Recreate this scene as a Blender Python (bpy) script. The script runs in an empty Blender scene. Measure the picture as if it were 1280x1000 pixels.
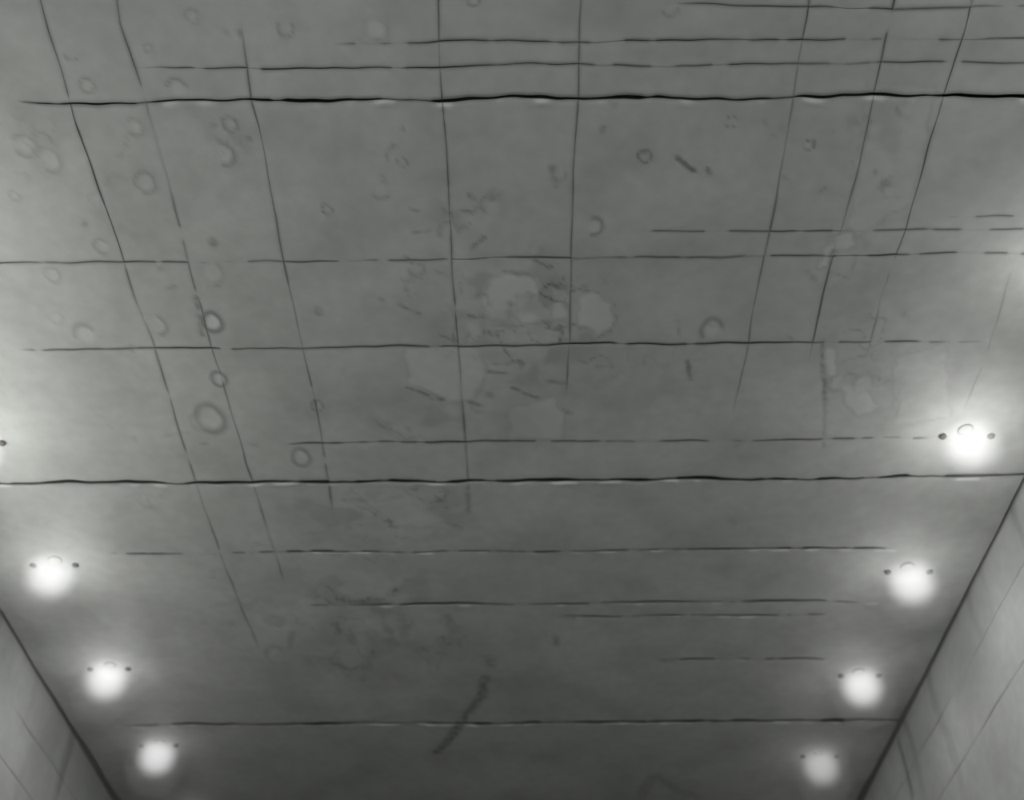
import bpy, bmesh, math, random
import numpy as np
from mathutils import Matrix, Vector

sc = bpy.context.scene
COL = sc.collection

# ------------------------------------------------------------------ camera
FPX = 1400.0                                   # focal length in pixels of the 1280 wide frame
CAM_Z, CEIL_Z = 1.60, 4.10
PITCH, ROLL, YAW = math.atan(1350 / FPX), math.radians(0.30), math.radians(0.18)
Fv = np.array([0, math.cos(PITCH), math.sin(PITCH)]); Rv = np.array([1.0, 0, 0]); Uv = np.array([0, -math.sin(PITCH), math.cos(PITCH)])
_c, _s = math.cos(YAW), math.sin(YAW)
_Z = np.array([[_c, -_s, 0], [_s, _c, 0], [0, 0, 1]])
Fv, Rv, Uv = _Z @ Fv, _Z @ Rv, _Z @ Uv
Rv, Uv = Rv * math.cos(ROLL) - Uv * math.sin(ROLL), Uv * math.cos(ROLL) + Rv * math.sin(ROLL)
cd = bpy.data.cameras.new('camera'); cam = bpy.data.objects.new('camera', cd); COL.objects.link(cam)
cd.sensor_width = 36.0; cd.lens = 36.0 * FPX / 1280; cd.clip_start = 0.02; cd.clip_end = 100
cam.matrix_world = Matrix(((Rv[0], Uv[0], -Fv[0], 0), (Rv[1], Uv[1], -Fv[1], 0), (Rv[2], Uv[2], -Fv[2], CAM_Z), (0, 0, 0, 1)))
cd.dof.use_dof = True; cd.dof.focus_distance = 2.9; cd.dof.aperture_fstop = 1.9
sc.camera = cam

# ------------------------------------------------------------------ world and exposure
WORLD = 5.1
w = bpy.data.worlds.new('daylight_fill'); sc.world = w; w.use_nodes = True  # unseen daylight added as fill, enters by the open end behind the camera
w.node_tree.nodes['Background'].inputs[0].default_value = (0.96, 0.98, 1.0, 1)
w.node_tree.nodes['Background'].inputs[1].default_value = WORLD
sc.view_settings.view_transform = 'Standard'; sc.view_settings.look = 'None'
sc.view_settings.exposure = 0.0; sc.view_settings.gamma = 1.0; sc.view_settings.use_curve_mapping = False

# lamp watts (downwards, all round), l = left row, r = right row, from the camera end of the passage to the far end
LAMP_W = {'lm': (5, .3), 'rm': (.5, 2.0), 'l0': (105, 4.2), 'r0': (4, 2.2), 'l1': (65, 3.7), 'r1': (6, 4.6), 'l2': (.5, 3.4), 'r2': (.5, 2.3),
          'l3': (.4, 2.2), 'r3': (.4, 1.2), 'l4': (.3, .6), 'r4': (.2, .5), 'l5': (.1, .2), 'r5': (.1, .2)}

# ------------------------------------------------------------------ small tools
def plane_pt(x, y, z=CEIL_Z):
    """point of the ceiling plane seen at pixel x, y (the room is laid out in metres from it)"""
    d = Fv * FPX + Rv * (x - 640) + Uv * (500 - y)
    p = d * ((z - CAM_Z) / d[2])
    return p[0], p[1]

def wall_pt(x, y, X):
    d = Fv * FPX + Rv * (x - 640) + Uv * (500 - y)
    p = d * (X / d[0])
    return p[1], p[2] + CAM_Z

_rng = np.random.RandomState(7)
_perm = _rng.permutation(512); _perm = np.concatenate([_perm, _perm, _perm])
_g = _rng.uniform(0, 2 * np.pi, 512); _gx, _gy = np.cos(_g), np.sin(_g)
def noise(x, y, seed=0):
    x = np.asarray(x, float) + seed * 17.31; y = np.asarray(y, float) + seed * 9.77
    xi = np.floor(x).astype(int); yi = np.floor(y).astype(int); xf = x - xi; yf = y - yi
    u = xf ** 3 * (xf * (xf * 6 - 15) + 10); v = yf ** 3 * (yf * (yf * 6 - 15) + 10)
    def gr(a, b, dx, dy):
        h = _perm[(_perm[a % 512] + b) % 512]
        return _gx[h] * dx + _gy[h] * dy
    a = gr(xi, yi, xf, yf); b = gr(xi + 1, yi, xf - 1, yf); c = gr(xi, yi + 1, xf, yf - 1); d = gr(xi + 1, yi + 1, xf - 1, yf - 1)
    return 1.5 * ((a + u * (b - a)) + v * ((c + u * (d - c)) - (a + u * (b - a))))
def fbm(x, y, seed=0, oct=3):
    r = 0; a = 1.0
    for k in range(oct):
        r = r + a * noise(x * 2 ** k, y * 2 ** k, seed + k * 3); a *= .5
    return r
def sstep(a, b, x):
    t = np.clip((x - a) / (b - a), 0, 1); return t * t * (3 - 2 * t)

def new_obj(name, me, parent=None, mats=()):
    o = bpy.data.objects.new(name, me); COL.objects.link(o)
    if me is not None:
        for m in mats: me.materials.append(m)
    if parent is not None: o.parent = parent
    return o
def np_mesh(name, V, Fq, mat_idx=None, smooth=None):
    me = bpy.data.meshes.new(name)
    V = np.asarray(V, np.float32); Fq = np.asarray(Fq, np.int32)
    me.vertices.add(len(V)); me.vertices.foreach_set('co', V.ravel())
    me.loops.add(Fq.size); me.loops.foreach_set('vertex_index', Fq.ravel())
    me.polygons.add(len(Fq)); me.polygons.foreach_set('loop_start', np.arange(len(Fq)) * Fq.shape[1])
    if mat_idx is not None: me.polygons.foreach_set('material_index', np.asarray(mat_idx, np.int32))
    me.update(calc_edges=True)
    me.polygons.foreach_set('use_smooth', np.ones(len(Fq), bool) if smooth is None else np.asarray(smooth, bool))
    me.validate()
    return me
def box_mesh(name, lo, hi):
    x0, y0, z0 = lo; x1, y1, z1 = hi
    V = [(x0,y0,z0),(x1,y0,z0),(x1,y1,z0),(x0,y1,z0),(x0,y0,z1),(x1,y0,z1),(x1,y1,z1),(x0,y1,z1)]
    Fq = [(0,3,2,1),(4,5,6,7),(0,1,5,4),(1,2,6,5),(2,3,7,6),(3,0,4,7)]
    return np_mesh(name, V, Fq, smooth=[False] * 6)
def lathe(name, prof, seg=32, cap=True):
    """prof: list of (r, z); closed at r = 0 ends"""
    V = []; Fq = []
    for r, z in prof:
        for k in range(seg):
            a = 2 * math.pi * k / seg; V.append((r * math.cos(a), r * math.sin(a), z))
    for i in range(len(prof) - 1):
        for k in range(seg):
            k2 = (k + 1) % seg
            Fq.append((i * seg + k, i * seg + k2, (i + 1) * seg + k2, (i + 1) * seg + k))
    me = np_mesh(name, V, Fq); b = bmesh.new(); b.from_mesh(me)
    bmesh.ops.remove_doubles(b, verts=b.verts, dist=.0004); bmesh.ops.holes_fill(b, edges=[e for e in b.edges if e.is_boundary])
    bmesh.ops.recalc_face_normals(b, faces=b.faces); b.to_mesh(me); b.free()
    return me

# ------------------------------------------------------------------ materials
def nodes_of(name):
    m = bpy.data.materials.new(name); m.use_nodes = True
    nt = m.node_tree; return m, nt, nt.nodes, nt.links
def mat_concrete(name, base, dark, rough=.62, spec=.35, stain_attr=True):
    m, nt, N, L = nodes_of(name)
    b = N['Principled BSDF']; b.inputs['Roughness'].default_value = rough; b.inputs['Specular IOR Level'].default_value = spec
    tc = N.new('ShaderNodeTexCoord')
    n1 = N.new('ShaderNodeTexNoise'); n1.inputs['Scale'].default_value = 1.6; n1.inputs['Detail'].default_value = 5; n1.inputs['Roughness'].default_value = .55
    n2 = N.new('ShaderNodeTexNoise'); n2.inputs['Scale'].default_value = 22; n2.inputs['Detail'].default_value = 4
    L.new(tc.outputs['Object'], n1.inputs['Vector']); L.new(tc.outputs['Object'], n2.inputs['Vector'])
    r1 = N.new('ShaderNodeValToRGB'); r1.color_ramp.elements[0].position = .3; r1.color_ramp.elements[1].position = .7
    r1.color_ramp.elements[0].color = (*[c * .9 for c in base], 1); r1.color_ramp.elements[1].color = (*[c * 1.08 for c in base], 1)
    L.new(n1.outputs['Fac'], r1.inputs['Fac'])
    mx = N.new('ShaderNodeMix'); mx.data_type = 'RGBA'; mx.blend_type = 'MULTIPLY'; mx.inputs['Factor'].default_value = 1
    r2 = N.new('ShaderNodeValToRGB'); r2.color_ramp.elements[0].position = .3; r2.color_ramp.elements[1].position = .7
    r2.color_ramp.elements[0].color = (.93, .93, .93, 1); r2.color_ramp.elements[1].color = (1.04, 1.04, 1.04, 1)
    L.new(n2.outputs['Fac'], r2.inputs['Fac']); L.new(r1.outputs['Color'], mx.inputs['A']); L.new(r2.outputs['Color'], mx.inputs['B'])
    out = mx.outputs['Result']
    if stain_attr:
        at = N.new('ShaderNodeAttribute'); at.attribute_name = 'grime'
        m2 = N.new('ShaderNodeMix'); m2.data_type = 'RGBA'
        L.new(at.outputs['Fac'], m2.inputs['Factor']); L.new(out, m2.inputs['A']); m2.inputs['B'].default_value = (*dark, 1)
        at2 = N.new('ShaderNodeAttribute'); at2.attribute_name = 'lime'
        m3 = N.new('ShaderNodeMix'); m3.data_type = 'RGBA'
        L.new(at2.outputs['Fac'], m3.inputs['Factor']); L.new(m2.outputs['Result'], m3.inputs['A']); m3.inputs['B'].default_value = (*[min(1, c * 1.5) for c in base], 1)
        out = m3.outputs['Result']
    L.new(out, b.inputs['Base Color'])
    bp = N.new('ShaderNodeBump'); bp.inputs['Strength'].default_value = .12; bp.inputs['Distance'].default_value = .01
    L.new(n2.outputs['Fac'], bp.inputs['Height']); L.new(bp.outputs['Normal'], b.inputs['Normal'])
    return m
def mat_plain(name, col, rough=.8, metal=0.0, scale=40):
    m, nt, N, L = nodes_of(name); b = N['Principled BSDF']
    b.inputs['Roughness'].default_value = rough; b.inputs['Metallic'].default_value = metal
    n = N.new('ShaderNodeTexNoise'); n.inputs['Scale'].default_value = scale
    r = N.new('ShaderNodeValToRGB'); r.color_ramp.elements[0].color = (*[c * .8 for c in col], 1); r.color_ramp.elements[1].color = (*[min(1, c * 1.2) for c in col], 1)
    L.new(n.outputs['Fac'], r.inputs['Fac']); L.new(r.outputs['Color'], b.inputs['Base Color'])
    return m
M_CEIL = mat_concrete('grey_ceiling_concrete', (.284, .289, .276), (.06, .064, .057))
M_WALL = mat_concrete('grey_wall_concrete', (.285, .29, .28), (.06, .064, .06))
M_FLOOR = mat_concrete('floor_concrete', (.09, .09, .085), (.1, .1, .1), stain_attr=False)
M_JOINT = mat_plain('black_joint_shade', (.022, .024, .02), .95)  # near-black colour puts the shade of deep gaps on joint sides and backing
M_MORTAR = mat_plain('grey_joint_mortar', (.14, .14, .135), .95)
M_STEEL = mat_plain('grey_enamelled_metal', (.22, .22, .21), .9, .0)
M_LUG = mat_plain('dark_lug_metal', (.035, .03, .028), .7, .0)

def mat_bulb(name, s):
    m, nt, N, L = nodes_of(name); N.remove(N['Principled BSDF'])
    e = N.new('ShaderNodeEmission'); e.inputs['Strength'].default_value = s; e.inputs['Color'].default_value = (1, 1, 1, 1)
    tr = N.new('ShaderNodeBsdfTransparent'); tr.inputs['Color'].default_value = (.975, .975, .975, 1); ad = N.new('ShaderNodeAddShader')
    L.new(e.outputs[0], ad.inputs[0]); L.new(tr.outputs[0], ad.inputs[1]); L.new(ad.outputs[0], N['Material Output'].inputs['Surface']); return m
def mat_globe(name, s, depth):
    """cloudy glass jar: clear skin, glowing filling that dies away from the bulb towards the tip"""
    m, nt, N, L = nodes_of(name); N.remove(N['Principled BSDF'])
    tr = N.new('ShaderNodeBsdfTransparent'); tr.inputs['Color'].default_value = (.97, .97, .97, 1); gl = N.new('ShaderNodeEmission'); gl.inputs['Strength'].default_value = .012
    mx = N.new('ShaderNodeAddShader')
    L.new(tr.outputs[0], mx.inputs[0]); L.new(gl.outputs[0], mx.inputs[1]); L.new(mx.outputs[0], N['Material Output'].inputs['Surface'])
    tc = N.new('ShaderNodeTexCoord'); sp = N.new('ShaderNodeSeparateXYZ'); L.new(tc.outputs['Object'], sp.inputs[0])
    mr = N.new('ShaderNodeMapRange'); mr.interpolation_type = 'SMOOTHSTEP'
    mr.inputs['From Min'].default_value = -depth; mr.inputs['From Max'].default_value = -.03; mr.inputs['To Min'].default_value = 0; mr.inputs['To Max'].default_value = 1
    L.new(sp.outputs['Z'], mr.inputs['Value'])
    xy = N.new('ShaderNodeVectorMath'); xy.operation = 'MULTIPLY'; xy.inputs[1].default_value = (1 / GR_, 1 / GR_, 0); L.new(tc.outputs['Object'], xy.inputs[0])
    ln = N.new('ShaderNodeVectorMath'); ln.operation = 'LENGTH'; L.new(xy.outputs[0], ln.inputs[0])
    rr = N.new('ShaderNodeMapRange'); rr.interpolation_type = 'SMOOTHSTEP'; rr.inputs['From Min'].default_value = .25; rr.inputs['From Max'].default_value = 1.0
    rr.inputs['To Min'].default_value = 1; rr.inputs['To Max'].default_value = 0; L.new(ln.outputs['Value'], rr.inputs['Value'])
    m0 = N.new('ShaderNodeMath'); m0.operation = 'MULTIPLY'; L.new(mr.outputs[0], m0.inputs[0]); L.new(rr.outputs[0], m0.inputs[1])
    ds = N.new('ShaderNodeVectorMath'); ds.operation = 'DISTANCE'; ds.inputs[1].default_value = (0, 0, -.072); L.new(tc.outputs['Object'], ds.inputs[0])
    co = N.new('ShaderNodeMapRange'); co.interpolation_type = 'SMOOTHSTEP'; co.inputs['From Min'].default_value = .045; co.inputs['From Max'].default_value = .115
    co.inputs['To Min'].default_value = 3.5; co.inputs['To Max'].default_value = 0; L.new(ds.outputs['Value'], co.inputs['Value'])
    ad = N.new('ShaderNodeMath'); ad.operation = 'ADD'; L.new(co.outputs[0], ad.inputs[0]); L.new(m0.outputs[0], ad.inputs[1])
    mu = N.new('ShaderNodeMath'); mu.operation = 'MULTIPLY'; mu.inputs[1].default_value = s
    L.new(ad.outputs[0], mu.inputs[0])
    e = N.new('ShaderNodeEmission'); L.new(mu.outputs[0], e.inputs['Strength'])
    L.new(e.outputs[0], N['Material Output'].inputs['Volume'])
    return m

# ------------------------------------------------------------------ the passage: sizes
XL, XR = plane_pt(0, 775)[0] * .5 + plane_pt(140, 1000)[0] * .5, plane_pt(1280, 600)[0] * .5 + plane_pt(1085, 1000)[0] * .5
Y0, Y1 = -0.45, 12.0  # near end left open and set close to steepen the daylight fill
JD = .030                                        # depth of the joints

# ------------------------------------------------------------------ joints of the ceiling, traced in metres
# across the passage: (pixel at the left end, pixel at the right end, visible from x to x, width in mm, raggedness)
TR = [
 (None, 0.35, None, 5),
 ((0, 11), (1280, 6), (832, 1400), 4),
 ((0, 57), (1280, 47), (408, 1400), 4),
 ((0, 89), (1280, 77), (165, 1400), 4.5),
 ((0, 129), (1280, 118), (15, 1400), 14),
 ((0, 280), (1280, 269), (1175, 1400), 3),
 ((0, 296), (1280, 286), (762, 1400), 4),
 ((0, 329), (1280, 317), (-200, 1400), 6),
 ((0, 438), (1280, 426), (15, 1240), 7),
 ((0, 557), (1280, 547), (345, 1165), 8),
 ((0, 606), (1280, 596), (-200, 1400), 22),
 ((0, 693), (1280, 685), (130, 1120), 11),
 ((0, 760), (1280, 750), (370, 1085), 9),
 ((0, 777), (1280, 767), (690, 1035), 9),
 ((0, 832), (1280, 822), (815, 1045), 10),
 ((0, 908), (1280, 900), (150, 1135), 25),
 (None, 7.0, None, 8),
]
# along the passage: traced pixels, visible from y to y, width in mm
LG = [
 ([(45, -20), (60, 40), (75, 85), (92, 150), (122, 235), (150, 310), (172, 380), (192, 430), (216, 510), (240, 590), (275, 690), (298, 750), (322, 805)], (-60, 815), 3.4),
 ([(143, -20), (150, 30), (158, 55), (170, 90), (182, 128), (200, 190), (215, 245), (235, 325), (248, 370), (265, 435), (285, 500), (308, 580), (340, 680), (362, 750)], (-60, 740), 3.2),
 ([(300, 20), (304, 55), (315, 128), (330, 190), (343, 260), (355, 325), (366, 380), (378, 430), (398, 520), (410, 600), (424, 690)], (40, 650), 3.0),
 ([(547, -20), (549, 50), (551, 90), (557, 160), (561, 240), (565, 325), (573, 430), (579, 520), (585, 600), (590, 690)], (-60, 620), 2.8),
 ([(727, -20), (725, 40), (722, 130), (717, 220), (714, 325), (711, 430), (708, 500), (705, 600), (702, 690)], (-60, 510), 2.6),
 ([(1013, -20), (1008, 25), (990, 128), (982, 170), (970, 250), (955, 320), (935, 430), (915, 520), (905, 560)], (-60, 530), 3),
 ([(1121, -20), (1112, 25), (1090, 128), (1075, 200), (1062, 250), (1050, 290), (1036, 340), (1022, 400), (1000, 500)], (-60, 460), 3),
 ([(1220, -20), (1207, 35), (1180, 118), (1150, 220), (1133, 285), (1120, 320), (1102, 370), (1085, 440), (1070, 500)], (-60, 460), 2.4),
 ([(1280, 300), (1258, 355), (1247, 400), (1228, 455), (1210, 500), (1195, 545)], (345, 520), 1.6),
]
XA, XB = XL + .004, XR - .004
def lin_extend(t, a, b):
    """piecewise linear through (a, b), flat beyond the ends"""
    return np.interp(t, a, b)
class Joint: pass
tj = []
for k, (p, q, vis, wmm) in enumerate(TR):
    j = Joint(); j.w = wmm / 1000; j.seed = 40 + k
    if p is None:
        j.c0 = q; j.c1 = 0; j.v0, j.v1 = -9, 9
        if k == len(TR) - 1: j.v0 = j.v1 = 0
    else:
        a, b = plane_pt(*p), plane_pt(*q)
        j.c1 = (b[1] - a[1]) / (b[0] - a[0]); j.c0 = a[1] - j.c1 * a[0]
        ym = (p[1] + q[1]) / 2
        j.v0 = plane_pt(vis[0], ym)[0]; j.v1 = plane_pt(vis[1], ym)[0]
    j.wig = .0065 if wmm < 13 else .010
    tj.append(j)
def T_at(j, X):
    return j.c0 + j.c1 * X + j.wig * (fbm(X * 3.1, 0 * X, j.seed, 2) + .45 * noise(X * 14, 0 * X, j.seed + 5))
def T_gap(j, X):
    if j.v1 <= j.v0: return 0 * X
    v = sstep(j.v0, j.v0 + .12, X) * (1 - sstep(j.v1 - .10, j.v1, X))
    n = noise(X * 5.5, 0 * X + 3, j.seed + 11); n2 = noise(X * 14, 0 * X + 8, j.seed + 13)
    brk = sstep(-.42, -.16, n2 + .35 * n)
    return j.w * (.55 if j.w < .0085 else .8) * v * np.clip(.62 + .75 * n, .16 if j.w < .012 else .42, 1.3) * ((.12 + .88 * brk) if j.w < .012 else (.38 + .62 * brk))
class Edge: pass
lj = []
def wall_gap(Y): return np.interp(Y, [1.5, 3.0, 4.2, 5.0, 5.6], [.011, .013, .019, .034, .046])
for k, (pts, vis, wmm) in enumerate(LG):
    P = np.array([plane_pt(*p) for p in pts])
    j = Joint(); j.a = P[:, 1]; j.b = P[:, 0]; j.w = wmm / 1000; j.seed = 90 + k
    xm = lambda y: np.interp(y, [p[1] for p in pts], [p[0] for p in pts])
    j.v0 = plane_pt(xm(vis[0]), vis[0])[1]; j.v1 = plane_pt(xm(vis[1]), vis[1])[1]
    if k < 8: j.v0 = j.v0 if vis[0] > -50 else 0.35
    lj.append(j)
def L_at(j, Y):
    if j == 'L': return XA + 0 * Y
    if j == 'R': return XB + 0 * Y
    return lin_extend(Y, j.a, j.b) + .003 * fbm(Y * 5, 0 * Y, j.seed, 2)
def L_gap(j, Y):
    if j in ('L', 'R'): return 2 * wall_gap(Y) * (1 + .25 * noise(Y * 3, Y * 0, 3 if j == 'L' else 5))
    v = sstep(j.v0 - .05, j.v0 + .03, Y) * (1 - sstep(j.v1 - .14, j.v1, Y))
    n = noise(Y * 6, 0 * Y + 3, j.seed + 11); n2 = noise(Y * 9, 0 * Y + 8, j.seed + 13)
    brk = sstep(-.62, -.35, n2)
    return .38 * j.w * v * np.clip(.7 + .6 * n, .25, 1.2) * (.15 + .85 * brk)
COLS = ['L'] + lj + ['R']
nr, nc = len(tj) - 1, len(COLS) - 1

# ------------------------------------------------------------------ marks on the ceiling, traced in metres
# rings of old blisters: (x, y, radius in px, strength, start angle, sweep in degrees, pale middle)
RINGS = [
 (108,107,9,.5,0,360,.3),(222,112,13,.6,20,140,.4),(30,182,14,.5,-150,300,.35),(60,200,15,.45,-120,260,.3),(58,155,9,.4,-60,120,.1),(20,140,9,.4,200,120,0),
 (168,160,11,.45,-140,260,.2),(181,229,13,.55,-120,330,.3),(145,232,13,.4,60,120,0),(287,155,9,.8,0,360,.25),(278,192,14,.7,-100,190,.2),
 (185,61,6,.4,0,360,0),(88,68,8,.5,200,140,0),(357,36,10,.6,150,250,.1),(240,21,9,.35,0,360,.1),(470,36,14,.35,0,360,.45),(592,0,8,.6,150,250,.3),
 (408,261,6,.8,0,360,0),(128,308,9,.45,40,240,.4),(265,340,14,.4,-90,140,.25),(66,343,9,.4,0,360,.25),(106,419,13,.5,30,160,.4),(70,398,8,.25,0,360,.1),
 (265,402,12,1.0,0,360,1.0),(273,473,9,.9,0,360,.6),(262,523,17,.7,0,360,.3),(250,527,12,.4,120,200,.3),(396,507,7,.8,0,360,.1),(376,572,11,.7,0,360,.35),
 (195,406,12,.6,-80,140,.3),(806,195,8,.9,0,360,.2),(503,202,6,.6,160,260,0),(476,239,10,.5,200,120,.2),(742,283,11,.7,-110,200,.2),
 (914,152,7,.7,0,300,.1),(1012,180,6,.8,0,360,.3),(890,412,13,.7,20,200,.5),(1055,302,14,.4,20,150,.7),(838,10,10,.5,200,150,.1),(768,131,7,.6,30,120,0),
 (18,245,6,.35,0,360,.1),(700,218,8,.6,150,220,0),(1046,478,10,.4,100,200,.3),(120,250,8,.2,0,360,.1),(930,560,9,.3,0,360,.2),(345,820,12,.4,30,200,.2),(1080,480,12,.35,0,220,.4),
 (560,290,12,.5,0,200,.2),(610,255,10,.5,30,220,.1),(520,335,10,.5,200,150,.1),
]
# short dark strokes and dots: (points, half width in px, strength)
STROKES = [
 ([(847,198),(858,207),(867,214)],3.5,1.0),([(885,213),(887,217)],4.5,.95),([(272,157),(262,158)],3.5,.7),([(310,170),(311,173)],3.5,.7),([(267,301),(268,303)],5.5,.9),
 ([(110,276),(109,281)],4.5,.6),([(398,387),(399,390)],5,.8),([(690,211),(690,214)],5,.75),([(690,225),(696,234)],4,.6),([(503,160),(503,164)],2.5,.5),
 ([(492,182),(485,190),(484,200)],2.5,.65),([(755,160),(751,166)],4,.85),([(770,125),(768,131)],4,.75),([(605,298),(596,306),(590,310)],3.5,.85),([(588,245),(594,249)],3,.7),
 ([(578,264),(590,266),(600,258)],2.5,.6),([(612,242),(614,250)],3,.6),([(575,285),(588,281)],2.2,.6),([(480,228),(478,222)],3,.5),([(515,262),(522,264)],3,.6),([(516,292),(540,288)],2.5,.5),
 ([(508,322),(515,330),(528,332)],2.5,.7),([(520,345),(525,348)],3,.7),([(545,340),(560,345)],2,.5),([(630,340),(655,341),(668,348)],2.5,.75),([(690,350),(697,357),(715,358)],3,.8),
 ([(600,365),(610,370),(612,382)],2.2,.6),([(585,395),(606,398)],2.5,.8),([(595,372),(600,366)],2.5,.6),([(636,378),(640,382)],4,.65),([(646,366),(648,395)],1.8,.4),([(620,408),(640,408),(655,408)],2.2,.55),
 ([(672,395),(683,397),(688,406)],2.2,.6),([(682,411),(700,409),(718,406)],2.4,.65),([(728,366),(740,365),(748,369)],2.4,.65),([(768,382),(769,405),(762,417),(748,422)],2.2,.65),([(725,410),(736,408),(742,415)],2.0,.6),
 ([(752,350),(758,355)],3,.5),([(580,425),(588,417)],2.5,.7),([(509,485),(525,490),(533,494)],3,.85),([(540,499),(555,501)],3.2,.75),([(587,503),(602,508)],3.2,.75),([(610,493),(616,497)],4,.6),
 ([(610,465),(632,467)],2.5,.7),([(615,455),(655,453)],2.2,.5),([(640,485),(655,492),(672,498)],2.6,.8),([(635,478),(650,480)],2.6,.6),([(680,455),(690,449)],2.5,.5),([(705,513),(712,516)],4,.75),([(684,478),(708,480)],3,.55),
 ([(745,458),(765,460)],2.2,.6),([(858,452),(861,462),(863,476)],3,.8),([(848,403),(849,420)],2.5,.5),([(500,380),(512,388),(525,393)],2.6,.7),([(476,374),(480,376)],3,.5),
 ([(1028,428),(1029,455),(1031,500)],3.2,.75),([(1031,500),(1030,560)],2.2,.4),([(880,405),(905,412)],2.2,.5),([(985,420),(990,424)],3,.5),([(1072,128),(1098,162)],2,.15),
 ([(605,855),(602,872),(590,885),(575,905),(558,930),(545,942)],6,1.0),([(604,853),(607,848)],7,.8),([(612,822),(614,830)],7,.6),([(560,770),(567,790)],6,.55),
 ([(800,1000),(806,984),(818,970),(832,978),(850,990),(870,996)],7,.55),([(712,770),(722,772)],4,.7),([(694,795),(695,805)],4,.55),([(830,826),(842,827)],4,.5),
 ([(395,632),(415,636),(445,640)],3,.4),([(430,625),(470,628),(500,620)],3.5,.4),([(545,640),(570,637)],3,.4),([(560,655),(577,660)],3.5,.6),([(380,668),(400,666)],3,.4),([(585,610),(586,640)],4,.55),
 ([(420,725),(428,728)],4,.4),([(425,752),(452,757)],4,.5),([(485,755),(500,764),(505,790),(512,810)],7,.45),([(462,790),(480,815)],9,.35),([(365,790),(362,810)],4,.5),([(382,825),(390,832)],6,.4),
 ([(205,545),(235,540)],2.5,.25),([(55,410),(56,440)],2,.2),([(232,375),(233,330)],1.8,.1),([(247,372),(250,395),(253,418)],4,.75),([(246,240),(245,248)],3,.2),([(150,438),(165,432),(166,440)],2.5,.5),
 ([(260,355),(275,358)],2.5,.5),([(360,345),(365,350)],3,.4),([(200,335),(206,337)],3,.5),([(210,358),(222,358)],2.5,.5),([(300,40),(302,48)],3.5,.55),([(282,40),(284,44)],3.5,.5),([(160,172),(152,195)],2,.4),([(148,195),(160,195)],2,.35),
 ([(915,650),(918,655)],4,.4),([(1065,300),(1080,300)],2,.2),([(980,222),(986,226)],3.5,.55),([(965,168),(970,172)],4,.4),([(955,148),(958,158)],3,.45),([(1025,240),(1030,236)],2.5,.6),([(1040,160),(1042,168)],3,.4),
 ([(1010,340),(1018,352)],4,.4),([(120,520),(130,522)],4,.25),([(138,532),(140,535)],4,.4),([(168,548),(170,552)],3,.35),([(250,555),(260,556)],2.5,.5),([(315,555),(320,558)],4,.4),
]
# pale lime patches with ragged edges: polygon in pixels, strength
PATCHES = [
 ([(612,352),(640,342),(668,352),(676,372),(688,400),(650,404),(640,380),(630,400),(612,398),(604,375)],.42),
 ([(726,372),(744,368),(766,384),(766,408),(748,420),(736,408),(722,405)],.55),
 ([(692,362),(712,362),(708,392),(690,400)],.35),
 ([(508,440),(556,436),(600,436),(604,470),(590,498),(556,506),(540,486),(512,478)],.38),
 ([(640,512),(690,498),(704,520),(702,548),(640,548)],.33),
 ([(588,402),(600,408),(600,424),(582,430)],.4),
 ([(1046,294),(1066,290),(1066,306),(1040,310),(1032,332),(1024,334),(1032,312)],.55),
 ([(1118,450),(1150,440),(1180,430),(1185,520),(1120,532)],.22),
 ([(1030,436),(1042,436),(1042,470),(1032,470)],.5),
 ([(1052,478),(1080,486),(1096,510),(1074,520),(1056,500)],.3),
 ([(458,22),(482,22),(482,50),(458,50)],.3),
 ([(1090,100),(1165,110),(1140,250),(1062,300),(1075,200)],.12),
 ([(440,610),(500,612),(545,640),(560,660),(490,655)],.15),
]
# grimy or mottled areas: centre, radii in px, strength
MOTTLE = [(660,400,130,95,.85),(590,270,60,40,.6),(1100,190,60,90,.55),(1075,400,70,90,.5),(480,640,130,45,.75),(470,780,130,90,.8),(530,520,80,40,.6),(540,350,60,40,.6),(250,170,80,60,.45),(60,190,70,50,.4),(1060,320,60,40,.6),(800,470,90,60,.4),(180,640,140,40,.35),(330,760,90,90,.45),(1130,470,60,70,.4)]

def seg_dist(X, Y, pts):
    d = np.full(X.shape, 9.0)
    for (ax, ay), (bx, by) in zip(pts[:-1], pts[1:]):
        vx, vy = bx - ax, by - ay; l2 = vx * vx + vy * vy + 1e-12
        t = np.clip(((X - ax) * vx + (Y - ay) * vy) / l2, 0, 1)
        d = np.minimum(d, np.hypot(X - ax - t * vx, Y - ay - t * vy))
    return d
def poly_sdf(X, Y, P):
    inside = np.zeros(X.shape, bool); d = seg_dist(X, Y, list(P) + [P[0]])
    n = len(P)
    for i in range(n):
        x0, y0 = P[i]; x1, y1 = P[(i + 1) % n]
        if abs(y1 - y0) < 1e-9: continue
        c = ((y0 > Y) != (y1 > Y)) & (X < (x1 - x0) * (Y - y0) / (y1 - y0) + x0)
        inside ^= c
    return np.where(inside, d, -d)
def mm_per_px(px, py):
    a, b = plane_pt(px - 1, py), plane_pt(px + 1, py); c, d = plane_pt(px, py - 1), plane_pt(px, py + 1)
    return abs(b[0] - a[0]) / 2, abs(d[1] - c[1]) / 2
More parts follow.
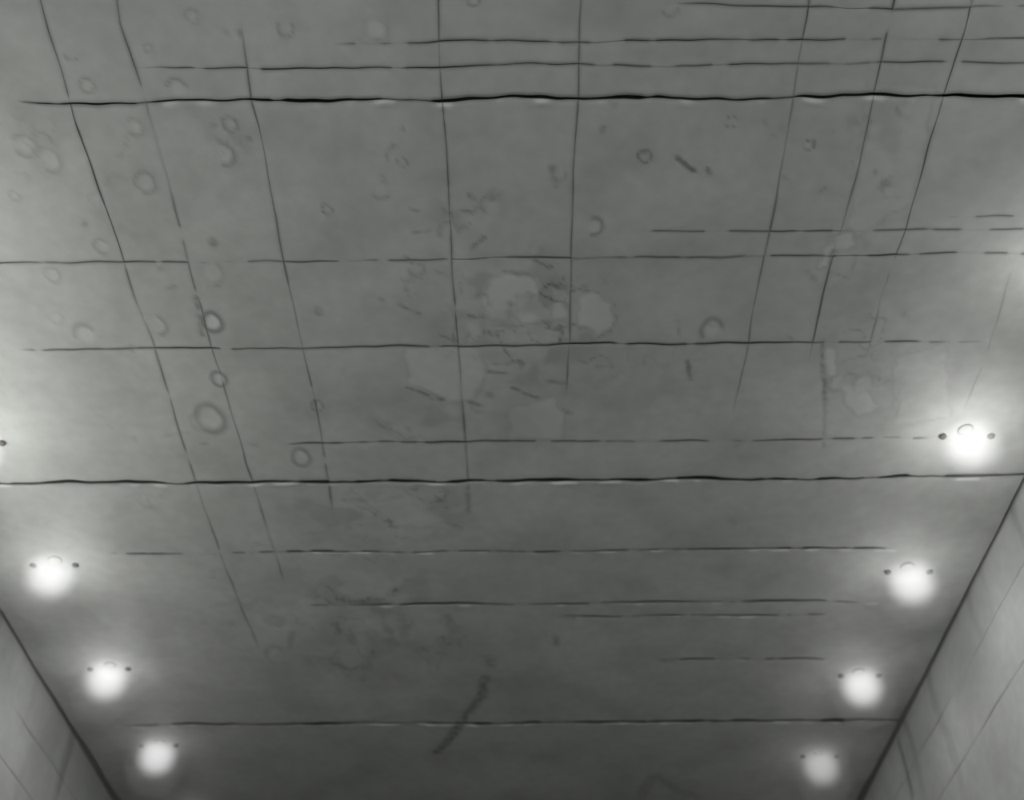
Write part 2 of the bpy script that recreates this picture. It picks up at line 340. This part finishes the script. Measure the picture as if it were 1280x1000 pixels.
def gather_marks():
    R = []
    for x, y, r, s, a0, sw, mid in RINGS:
        c = plane_pt(x, y); sx, sy = mm_per_px(x, y); R.append((c[0], c[1], r * sx, r * sy, s, math.radians(a0), math.radians(sw), mid))
    S = [([plane_pt(*p) for p in pts], hw * mm_per_px(*pts[0])[0] * 1.15, s) for pts, hw, s in STROKES]
    P = [([plane_pt(*p) for p in pts], s) for pts, s in PATCHES]
    Mo = []
    for x, y, rx, ry, s in MOTTLE:
        c = plane_pt(x, y); sx, sy = mm_per_px(x, y); Mo.append((c[0], c[1], rx * sx, ry * sy, s))
    return R, S, P, Mo
MR, MS, MP, MM = gather_marks()

def surface(X, Y):
    """height below the nominal plane (m, downwards positive), grime 0..1, lime 0..1"""
    h = .0035 * fbm(X * 1.3, Y * 1.3, 1, 2) + .0010 * fbm(X * 7, Y * 7, 2, 2) + .0003 * noise(X * 38, Y * 38, 4)
    grime = np.clip(.16 * fbm(X * 4, Y * 4, 21, 4) + .05, 0, .3); lime = np.zeros_like(X)
    wx, wy = .010 * noise(X * 22, Y * 22, 31), .010 * noise(X * 22, Y * 22, 33)
    x0, x1, y0, y1 = X.min() - .1, X.max() + .1, Y.min() - .1, Y.max() + .1
    for cx, cy, rx, ry, s, a0, sw, mid in MR:
        if not (x0 < cx < x1 and y0 < cy < y1): continue
        dx, dy = (X - cx + wx * .35) / rx, -(Y - cy + wy * .35) / ry
        r = np.hypot(dx, dy); ang = (np.arctan2(dy, dx) - a0) % (2 * np.pi)
        arc = np.ones_like(r) if sw > 6.2 else (1 - sstep(sw, sw + .35, ang)) + sstep(2 * np.pi - .35, 2 * np.pi, ang)
        rim = np.exp(-((r - 1) / .26) ** 2) * np.clip(arc, 0, 1)
        inn = 1 - sstep(.5, .9, r)
        grime = np.maximum(grime, s * .70 * rim); lime = np.maximum(lime, mid * .5 * inn)
        h += .0020 * s * rim - .0012 * s * inn
    for pts, hw, s in MS:
        a = np.array(pts)
        if a[:, 0].max() < x0 or a[:, 0].min() > x1 or a[:, 1].max() < y0 or a[:, 1].min() > y1: continue
        d = seg_dist(X + wx * .4, Y + wy * .4, pts)
        k = 1 - sstep(.35 * hw, 1.5 * hw, d)
        k = k * np.clip(.75 + .7 * noise(X * 45, Y * 45, 55), .25, 1); grime = np.maximum(grime, 0.74 * s * k); h -= .0018 * s * k
    for pts, s in MP:
        a = np.array(pts)
        if a[:, 0].max() < x0 or a[:, 0].min() > x1 or a[:, 1].max() < y0 or a[:, 1].min() > y1: continue
        d = poly_sdf(X + 1.2 * wx, Y + 1.2 * wy, pts)
        k = sstep(-.004, .006, d); lime = np.maximum(lime, s * .62 * k); h += .0025 * s * k
        grime = np.maximum(grime, .16 * np.exp(-((d + .008) / .006) ** 2))
    for cx, cy, rx, ry, s in MM:
        if cx + rx < x0 or cx - rx > x1 or cy + ry < y0 or cy - ry > y1: continue
        e = np.clip(1 - ((X - cx) / rx) ** 2 - ((Y - cy) / ry) ** 2, 0, 1)
        if e.max() <= 0: continue
        n = fbm(X * 9, Y * 7, 61, 3); rdg = np.exp(-(n / .075) ** 2) * sstep(-.1, .35, noise(X * 5, Y * 5, 71))
        bl = sstep(.12, .5, fbm(X * 6, Y * 6, 77, 3))
        grime = np.maximum(grime, s * np.sqrt(e) * (.72 * rdg + .40 * bl)); h += .0015 * s * e * n
    return h, np.clip(grime, 0, .9), np.clip(lime, 0, .7)

# ------------------------------------------------------------------ ceiling: slab with a panel for every field between joints
def structure(o): o['kind'] = 'structure'; return o
slab = structure(new_obj('ceiling', box_mesh('ceiling', (XL - .25, Y0 - .2, CEIL_Z + JD), (XR + .25, Y1 + .2, CEIL_Z + .3)), None, [M_JOINT]))
slab['label'] = 'grey concrete ceiling of the passage cast in boarded fields with black joints'; slab['category'] = 'ceiling'

def params(length, step, lip=(.0, .0025, .006, .012)):
    """0..1 samples with close rows at both ends"""
    n = max(2, int(round((length - .024) / step)))
    mid = np.linspace(.012, length - .012, n + 1)
    t = np.concatenate([lip[:3], mid, length - np.array(lip[2::-1])]) / length
    return np.clip(t, 0, 1)
YC = [j.c0 + j.c1 * 0 for j in tj]
def colx(c, ym): return float(L_at(COLS[c], np.array([ym]))[0])
# which cell edges are open
def open_T(i, c):
    xs = np.linspace(colx(c, YC[i]), colx(c + 1, YC[i]), 24); return np.mean(T_gap(tj[i], xs) > .15 * tj[i].w) > .45 and tj[i].v1 > tj[i].v0
def open_L(c, r):
    if COLS[c] in ('L', 'R'): return True
    ys = np.linspace(YC[r], YC[r + 1], 24); return np.mean(L_gap(COLS[c], ys) > .1 * COLS[c].w) > .45
OT = {(i, c): (i in (0, nr)) or open_T(i, c) for i in range(nr + 1) for c in range(nc)}
OL = {(c, r): open_L(c, r) for c in range(nc + 1) for r in range(nr)}
par = {(r, c): (r, c) for r in range(nr) for c in range(nc)}
def find(a):
    while par[a] != a: a = par[a]
    return a
for r in range(nr):
    for c in range(nc):
        if r + 1 < nr and not OT[(r + 1, c)]: par[find((r, c))] = find((r + 1, c))
        if c + 1 < nc and not OL[(c + 1, r)]: par[find((r, c))] = find((r, c + 1))
comps = {}
for k in par: comps.setdefault(find(k), []).append(k)

UA = [params(max(.03, colx(c + 1, 2.2) - colx(c, 2.2)), .0085) for c in range(nc)]
VA = [params(max(.03, YC[r + 1] - YC[r]), .0095 if YC[r] < 3.0 else .014) for r in range(nr)]
def gapT(i, c, X):
    g = T_gap(tj[i], X)
    return g
comp_tilt = {}
def cell_grid(r, c, rs):
    u, v = np.meshgrid(UA[c], VA[r])
    X = colx(c, YC[r]) + u * (colx(c + 1, YC[r]) - colx(c, YC[r])); Y = YC[r] + v * (YC[r + 1] - YC[r])
    for _ in range(4):
        a = L_at(COLS[c], Y) + L_gap(COLS[c], Y) / 2 * 1.0; b = L_at(COLS[c + 1], Y) - L_gap(COLS[c + 1], Y) / 2
        X = a + u * (b - a)
        a = T_at(tj[r], X) + gapT(r, c, X) / 2; b = T_at(tj[r + 1], X) - gapT(r + 1, c, X) / 2
        Y = a + v * (b - a)
    h, gr, li = surface(X, Y)
    # worn arrises: rounded back at every open joint, and hanging lips on the far side of the wide ones
    def edge(dist, gap, w, seed, along, far):
        nonlocal h, gr, li
        k = np.exp(-(dist / .0045) ** 2)
        h = h - .35 * np.minimum(gap, .012) * k
        gr = np.maximum(gr, .58 * np.exp(-(dist / (.0052 + .3 * gap)) ** 2) * np.clip(gap / .0011, 0, 1))
        if far and w > .008:
            n = sstep(.12, .5, noise(along * 13, along * 0 + 2, seed))
            kk = np.exp(-((dist - .009) / .008) ** 2) * n
            h = h + .0032 * kk * min(1.0, w / .014); li = np.maximum(li, .42 * kk); gr = gr * (1 - .8 * kk)
    e0 = Y - (T_at(tj[r], X) + gapT(r, c, X) / 2); edge(e0, gapT(r, c, X), tj[r].w if OT[(r, c)] else 0, tj[r].seed, X, True)
    e1 = (T_at(tj[r + 1], X) - gapT(r + 1, c, X) / 2) - Y; edge(e1, gapT(r + 1, c, X), tj[r + 1].w, tj[r + 1].seed + 3, X, False)
    for cc, sg in ((c, 1), (c + 1, -1)):
        jn = COLS[cc]
        if jn in ('L', 'R'): continue
        g = L_gap(jn, Y) ; d = sg * (X - L_at(jn, Y)) - g / 2; edge(d, g, 0, 0, Y, False)
    h = h + rs[0] + rs[1] * (X - rs[2]) + rs[3] * (Y - rs[4])
    return X, Y, CEIL_Z - h, gr, li
rnd = random.Random(4)
for root, cells in sorted(comps.items()):
    cx = np.mean([colx(c, 2) for r, c in cells]); cy = np.mean([YC[r] for r, c in cells])
    rs = (rnd.uniform(-.0012, .0012), rnd.uniform(-.0012, .0012), cx, rnd.uniform(-.0015, .0015), cy)
    Vs, Fs, Mi, G, Lm = [], [], [], [], []; base = 0; S = set(cells)
    for (r, c) in cells:
        X, Y, Z, gr, li = cell_grid(r, c, rs)
        m, n = X.shape; idx = base + np.arange(m * n).reshape(m, n)
        Vs.append(np.stack([X, Y, Z], -1).reshape(-1, 3)); G.append(gr.ravel()); Lm.append(li.ravel())
        q = np.stack([idx[:-1, :-1], idx[1:, :-1], idx[1:, 1:], idx[:-1, 1:]], -1).reshape(-1, 4)
        Fs.append(q); Mi.append(np.zeros(len(q), int)); base += m * n
        # sides of the panel up into the joint
        sides = []
        if (r - 1, c) not in S: sides.append(idx[0, :])
        if (r + 1, c) not in S: sides.append(idx[-1, ::-1])
        if (r, c - 1) not in S: sides.append(idx[::-1, 0])
        if (r, c + 1) not in S: sides.append(idx[:, -1])
        allv = np.concatenate(Vs)
        for s in sides:
            lo = allv[s].copy(); lo2 = lo.copy(); lo2[:, 2] += .0002; up = lo.copy(); up[:, 2] = CEIL_Z + JD - .001
            k = len(s); Vs.append(lo2); Vs.append(up); G.append(np.zeros(2 * k)); Lm.append(np.zeros(2 * k))
            a = base + np.arange(k); b = a + k; base += 2 * k
            Fs.append(np.stack([a[:-1], a[1:], b[1:], b[:-1]], -1)); Mi.append(np.ones(k - 1, int))
    V = np.concatenate(Vs); Fq = np.concatenate(Fs)
    # weld cells of one field
    _, first, inv = np.unique(np.round(V * 20000).astype(np.int64), axis=0, return_index=True, return_inverse=True)
    inv = inv.ravel(); V = V[first]; Fq = inv[Fq]; G = np.concatenate(G)[first]; Lm = np.concatenate(Lm)[first]; Mi = np.concatenate(Mi)
    ok = np.array([len(set(f)) == 4 for f in Fq]); Fq, Mi = Fq[ok], Mi[ok]
    me = np_mesh('ceiling_panel', V, Fq, Mi)
    o = new_obj('ceiling_panel', me, slab, [M_CEIL, M_JOINT])
    for nm, arr in (('grime', G), ('lime', Lm)):
        at = me.attributes.new(nm, 'FLOAT', 'POINT')
        if len(arr) == len(me.vertices): at.data.foreach_set('value', arr.astype(np.float32))
# plain stretches of ceiling beyond the fields (overhead of the camera and far down the passage)
for a, b in ((Y0, .352), (7.0, Y1)):
    new_obj('ceiling_panel', box_mesh('ceiling_panel', (XA, a, CEIL_Z - .001), (XB, b, CEIL_Z + JD)), slab, [M_CEIL])

# ------------------------------------------------------------------ walls: backing and cast fields
def wall(side, X, sg, rows, cols):
    """sg = +1: face looks to +X. rows: heights of long joints from the top, cols: places of upright joints"""
    lo, hi = ((X - .25, X - JD) if sg > 0 else (X + JD, X + .25))
    back = structure(new_obj('wall_' + side, box_mesh('wall', (lo, Y0 - .2, 0), (hi, Y1 + .2, CEIL_Z + JD)), None, [M_JOINT]))
    zs = [CEIL_Z + .02] + rows + [0.0]; ys = [Y0] + cols + [Y1]
    for i in range(len(zs) - 1):
        for k in range(len(ys) - 1):
            z1, z0, y0, y1 = zs[i], zs[i + 1], ys[k], ys[k + 1]
            near = y1 > 2.5 and z1 > 2.3 and y0 < 6.6
            st = .02 if near else .25
            P1 = params(y1 - y0, st); P2 = params(z1 - z0, st)
            u, v = np.meshgrid(P1, P2)
            gw = .0009
            def yj(yv, seed, zz): return yv + (.004 * noise(zz * 4, zz * 0, seed) if Y0 < yv < Y1 else 0)
            def zj(zv, seed, yy): return zv + (.006 * noise(yy * 2.5, yy * 0, seed) if 0 < zv < CEIL_Z else 0)
            Y = y0 + u * (y1 - y0); Z = z0 + v * (z1 - z0)
            for _ in range(2):
                a, b = yj(y0, 200 + k, Z) + gw * .5, yj(y1, 201 + k, Z) - gw * .5
                g0 = gw * np.clip(.5 + 1.3 * noise(Y * 3, Y * 0, 300 + i), .05, 1.5); g1 = gw * np.clip(.5 + 1.3 * noise(Y * 3, Y * 0, 301 + i), .05, 1.5)
                Ya = a + u * (b - a); za, zb = zj(z0, 221 + i, Ya) + g1, zj(z1, 220 + i, Ya) - g0
                Y, Z = Ya, za + v * (zb - za)
            h = .004 * fbm(Y * 1.1, Z * 1.1, 400 + (sg > 0), 2) + .001 * fbm(Y * 8, Z * 8, 410, 2)
            gr = np.clip(.16 * fbm(Y * 3, Z * 2, 420 + (sg > 0), 3) + .05, 0, .3)
            # drips down from the ceiling joint
            dr = sstep(.28, .55, noise(Y * 7 + .5 * noise(Z * 3, Y, 5), Z * .5, 430 + (sg > 0)))
            gr = np.maximum(gr, .4 * dr * np.exp(-(CEIL_Z - Z) / .6))
            for (dy, dz0, dz1, hw, s) in DRIPS[side]:
                d = np.abs(Y - dy - .02 * noise(Z * 5, Z * 0, 9)); kz = sstep(dz0 - .06, dz0, Z) * (1 - sstep(dz1 - .02, dz1 + .02, Z))
                gr = np.maximum(gr, s * (1 - sstep(.4 * hw, 1.6 * hw, d)) * kz)
            ed = np.minimum(np.minimum(u, 1 - u) * (y1 - y0), np.minimum(v, 1 - v) * (z1 - z0))
            h = h - .0015 * np.exp(-(ed / .004) ** 2)
            gr = np.maximum(gr, 0.21 * np.exp(-(ed / .008) ** 2) * sstep(-.3, .2, noise(Y * 2.2, Z * 2.2, 440)))
            Xs = X + sg * h
            m, n = Y.shape; idx = np.arange(m * n).reshape(m, n)
            V = np.stack([Xs, Y, Z], -1).reshape(-1, 3)
            q = np.stack([idx[:-1, :-1], idx[:-1, 1:], idx[1:, 1:], idx[1:, :-1]], -1).reshape(-1, 4)
            if sg < 0: q = q[:, ::-1]
            Fs, Mi, Vs, base = [q], [np.zeros(len(q), int)], [V], m * n
            for s in (idx[0, ::-1], idx[-1, :], idx[:, 0], idx[::-1, -1]):
                lo_ = V[s].copy(); up = lo_.copy(); up[:, 0] = X - sg * JD
                kk = len(s); Vs += [lo_, up]; a = base + np.arange(kk); b = a + kk; base += 2 * kk
                Fs.append(np.stack([a[:-1], a[1:], b[1:], b[:-1]], -1)); Mi.append(np.ones(kk - 1, int))
            V = np.concatenate(Vs); me = np_mesh('wall_panel', V, np.concatenate(Fs), np.concatenate(Mi))
            o = new_obj('wall_panel', me, back, [M_WALL, M_JOINT])
            at = me.attributes.new('grime', 'FLOAT', 'POINT'); g = np.zeros(len(V), np.float32); g[:m * n] = gr.ravel()
            if len(me.vertices) == len(g): at.data.foreach_set('value', g)
    return back
# long joints read off the photograph in metres
def wz(x, y, X): return wall_pt(x, y, X)[1]
RR = [wz(1232, 790, XR), wz(1200, 955, XR)]
RL = [wz(45, 925, XL), wz(30, 985, XL)]
DRIPS = {'right': [(wall_pt(1126, 925, XR)[0] + .03, wz(1130, 1010, XR), CEIL_Z, .02, .7)], 'left': [(wall_pt(90, 930, XL)[0], wz(88, 1010, XL), CEIL_Z, .025, .5)]}
print('wall rows', RR, RL, 'XL', XL, 'XR', XR, DRIPS)
RR = sorted(RR, reverse=True); RL = sorted(RL, reverse=True)
wl = wall('left', XL, 1, RL + [2.6, 1.3], [.4, 2.4, 5.45, 7.0, 9.5])
wr = wall('right', XR, -1, RR + [2.6, 1.3], [.4, 2.4, 5.2, 7.0, 9.5])
wl['label'] = 'grey concrete side wall with faint board joints under the left lamp row'; wl['category'] = 'wall'
wr['label'] = 'grey concrete side wall with faint board joints under the right lamp row'; wr['category'] = 'wall'
for k, (a, b, nm) in enumerate(((XL - .02, XL + .064, 'left'), (XR - .064, XR + .02, 'right'))):
    t = structure(new_obj('trim_%d' % (k + 1), box_mesh('trim', (a, Y0, CEIL_Z + .014), (b, Y1, CEIL_Z + JD + .004)), None, [M_MORTAR]))
    t['label'] = 'dark mortar line between the ceiling and the %s wall' % nm; t['category'] = 'trim'
fl = structure(new_obj('floor', box_mesh('floor', (XL - 4, Y0 - 8, -.2), (XR + 4, Y1 + .2, 0)), None, [M_FLOOR])); fl['label'] = 'plain grey concrete floor of the passage'
we = structure(new_obj('wall_far', box_mesh('wall', (XL - JD, Y1, 0), (XR + JD, Y1 + .2, CEIL_Z + JD)), None, [M_FLOOR])); we['label'] = 'grey concrete wall closing the far end of the passage'

# ------------------------------------------------------------------ lamps: cloudy glass jars on the ceiling, two rows
GD, GR_ = .24, .136                              # depth and radius of the glass jar
me_base = lathe('base', [(0.001, 0), (.026, 0), (.026, -.003), (.022, -.006), (.001, -.006)])
jar = [(.001, -.0035), (.10, -.0035), (.128, -.012)]
for k in range(13):
    t = k / 12 * math.pi / 2
    jar.append((GR_ * math.cos(t) ** .55 if k < 12 else .001, -.055 - (GD - .055) * math.sin(t)))
me_globe = lathe('globe', jar, 40)
bp = []
for k in range(15):
    t = math.pi * k / 14; bp.append((max(.001, .060 * math.sin(t)), -.072 + .062 * math.cos(t)))
me_bulb = lathe('bulb', bp, 32)
def lug_mesh():
    me = lathe('lug', [(.001, -.007), (.009, -.007), (.012, -.005), (.012, 0), (.001, 0)], 14); return me
me_lug = lug_mesh(); me_lug.materials.append(M_LUG); me_base.materials.append(M_STEEL)
def ceil_h(x, y):
    h, _, _ = surface(np.array([[x, x + .01]]), np.array([[y, y + .01]])); return CEIL_Z - float(h[0, 0])
BRIGHT = {}
def lamp(x, y, row, label, glow, group):
    e = bpy.data.objects.new('ceiling_lamp', None); COL.objects.link(e); e.location = (x, y, ceil_h(x, y) - .001)
    e['label'] = label; e['category'] = 'lamp'; e['group'] = group
    new_obj('base', me_base, e)
    for s in (-1, 1):
        l = new_obj('lug', me_lug, e); l.location = (s * .080 + math.copysign(.012, x), .030, -.001)
    key = round(glow, 2)
    if key not in BRIGHT: BRIGHT[key] = (mat_bulb('lit_bulb', .02 * key), mat_globe('cloudy_lamp_glass', 0.92 * key, GD))
    for nm, me, m in (('bulb', me_bulb, BRIGHT[key][0]), ('globe', me_globe, BRIGHT[key][1])):
        if not me.materials: me.materials.append(m)
        o = new_obj(nm, me, e); o.material_slots[0].link = 'OBJECT'; o.material_slots[0].material = m
    ld = bpy.data.lights.new('lamp_light', 'AREA'); ld.shape = 'DISK'; ld.size = .14; ld.energy = LAMP_W[row][0]; ld.color = (1, .995, .985)
    lo = bpy.data.objects.new('lamp_light', ld); COL.objects.link(lo); lo.parent = e; lo.location = (0, 0, -.165)
    ld = bpy.data.lights.new('lamp_halo_light', 'POINT'); ld.shadow_soft_size = .06; ld.energy = LAMP_W[row][1]; ld.color = (1, .995, .985)
    lo = bpy.data.objects.new('lamp_halo_light', ld); COL.objects.link(lo); lo.parent = e; lo.location = (0, 0, -.225)
rp = [plane_pt(*p) for p in ((1207, 537), (1134, 708), (1073, 840), (1023, 941))]
lp = [plane_pt(*p) for p in ((69, 700), (138, 831), (200, 928))]
RT, LT = 'lamps along the right wall', 'lamps along the left wall'
lamp(*rp[0], 'r1', 'largest and nearest glowing jar lamp, on the strong joint beside the right wall', .85, RT)
lamp(*rp[1], 'r2', 'glowing jar lamp second from the near end of the right row', 1.0, RT)
lamp(*rp[2], 'r3', 'glowing jar lamp third in the right row, just before a dark joint', 1.0, RT)
lamp(*rp[3], 'r4', 'small dim greyish jar lamp at the far end of the right row', .55, RT)
lamp(*lp[0], 'l2', 'nearest and brightest glowing jar lamp in the left row', .95, LT)
lamp(*lp[1], 'l3', 'middle glowing jar lamp of the three in the left row', 1.0, LT)
lamp(*lp[2], 'l4', 'farthest and smallest glowing jar lamp in the left row', .95, LT)
dy = (rp[2][1] - rp[0][1]) / 2
lamp(*plane_pt(1322, 322), 'r0', 'jar lamp of the right row beyond the picture edge, only its lug in view', 1.0, RT)
lamp(-1.78, rp[0][1], 'l1', 'jar lamp of the left row beyond the picture edge, level with the largest right lamp', 1.0, LT)
lamp(-1.79, rp[0][1] - dy, 'l0', 'jar lamp of the left row beyond the picture edge, nearest to the viewer', 1.0, LT)
lamp(-1.79, rp[0][1] - 2 * dy, 'lm', 'unseen jar lamp added to the left row overhead of the viewer for more near light', 1.0, LT)  # this and the next: unseen pair added overhead to strengthen the near light
lamp(1.53, rp[0][1] - 2 * dy, 'rm', 'unseen jar lamp added to the right row overhead of the viewer for more near light', 1.0, RT)
lamp(lp[2][0] - .0, lp[2][1] + dy, 'l5', 'jar lamp of the left row just beyond the lower picture edge', .9, LT)
lamp(rp[3][0] - .0, rp[3][1] + dy, 'r5', 'jar lamp of the right row just beyond the lower picture edge', .5, RT)
print('panels', len(comps), 'tris', sum(len(o.data.polygons) for o in bpy.data.objects if o.type == 'MESH') * 2)
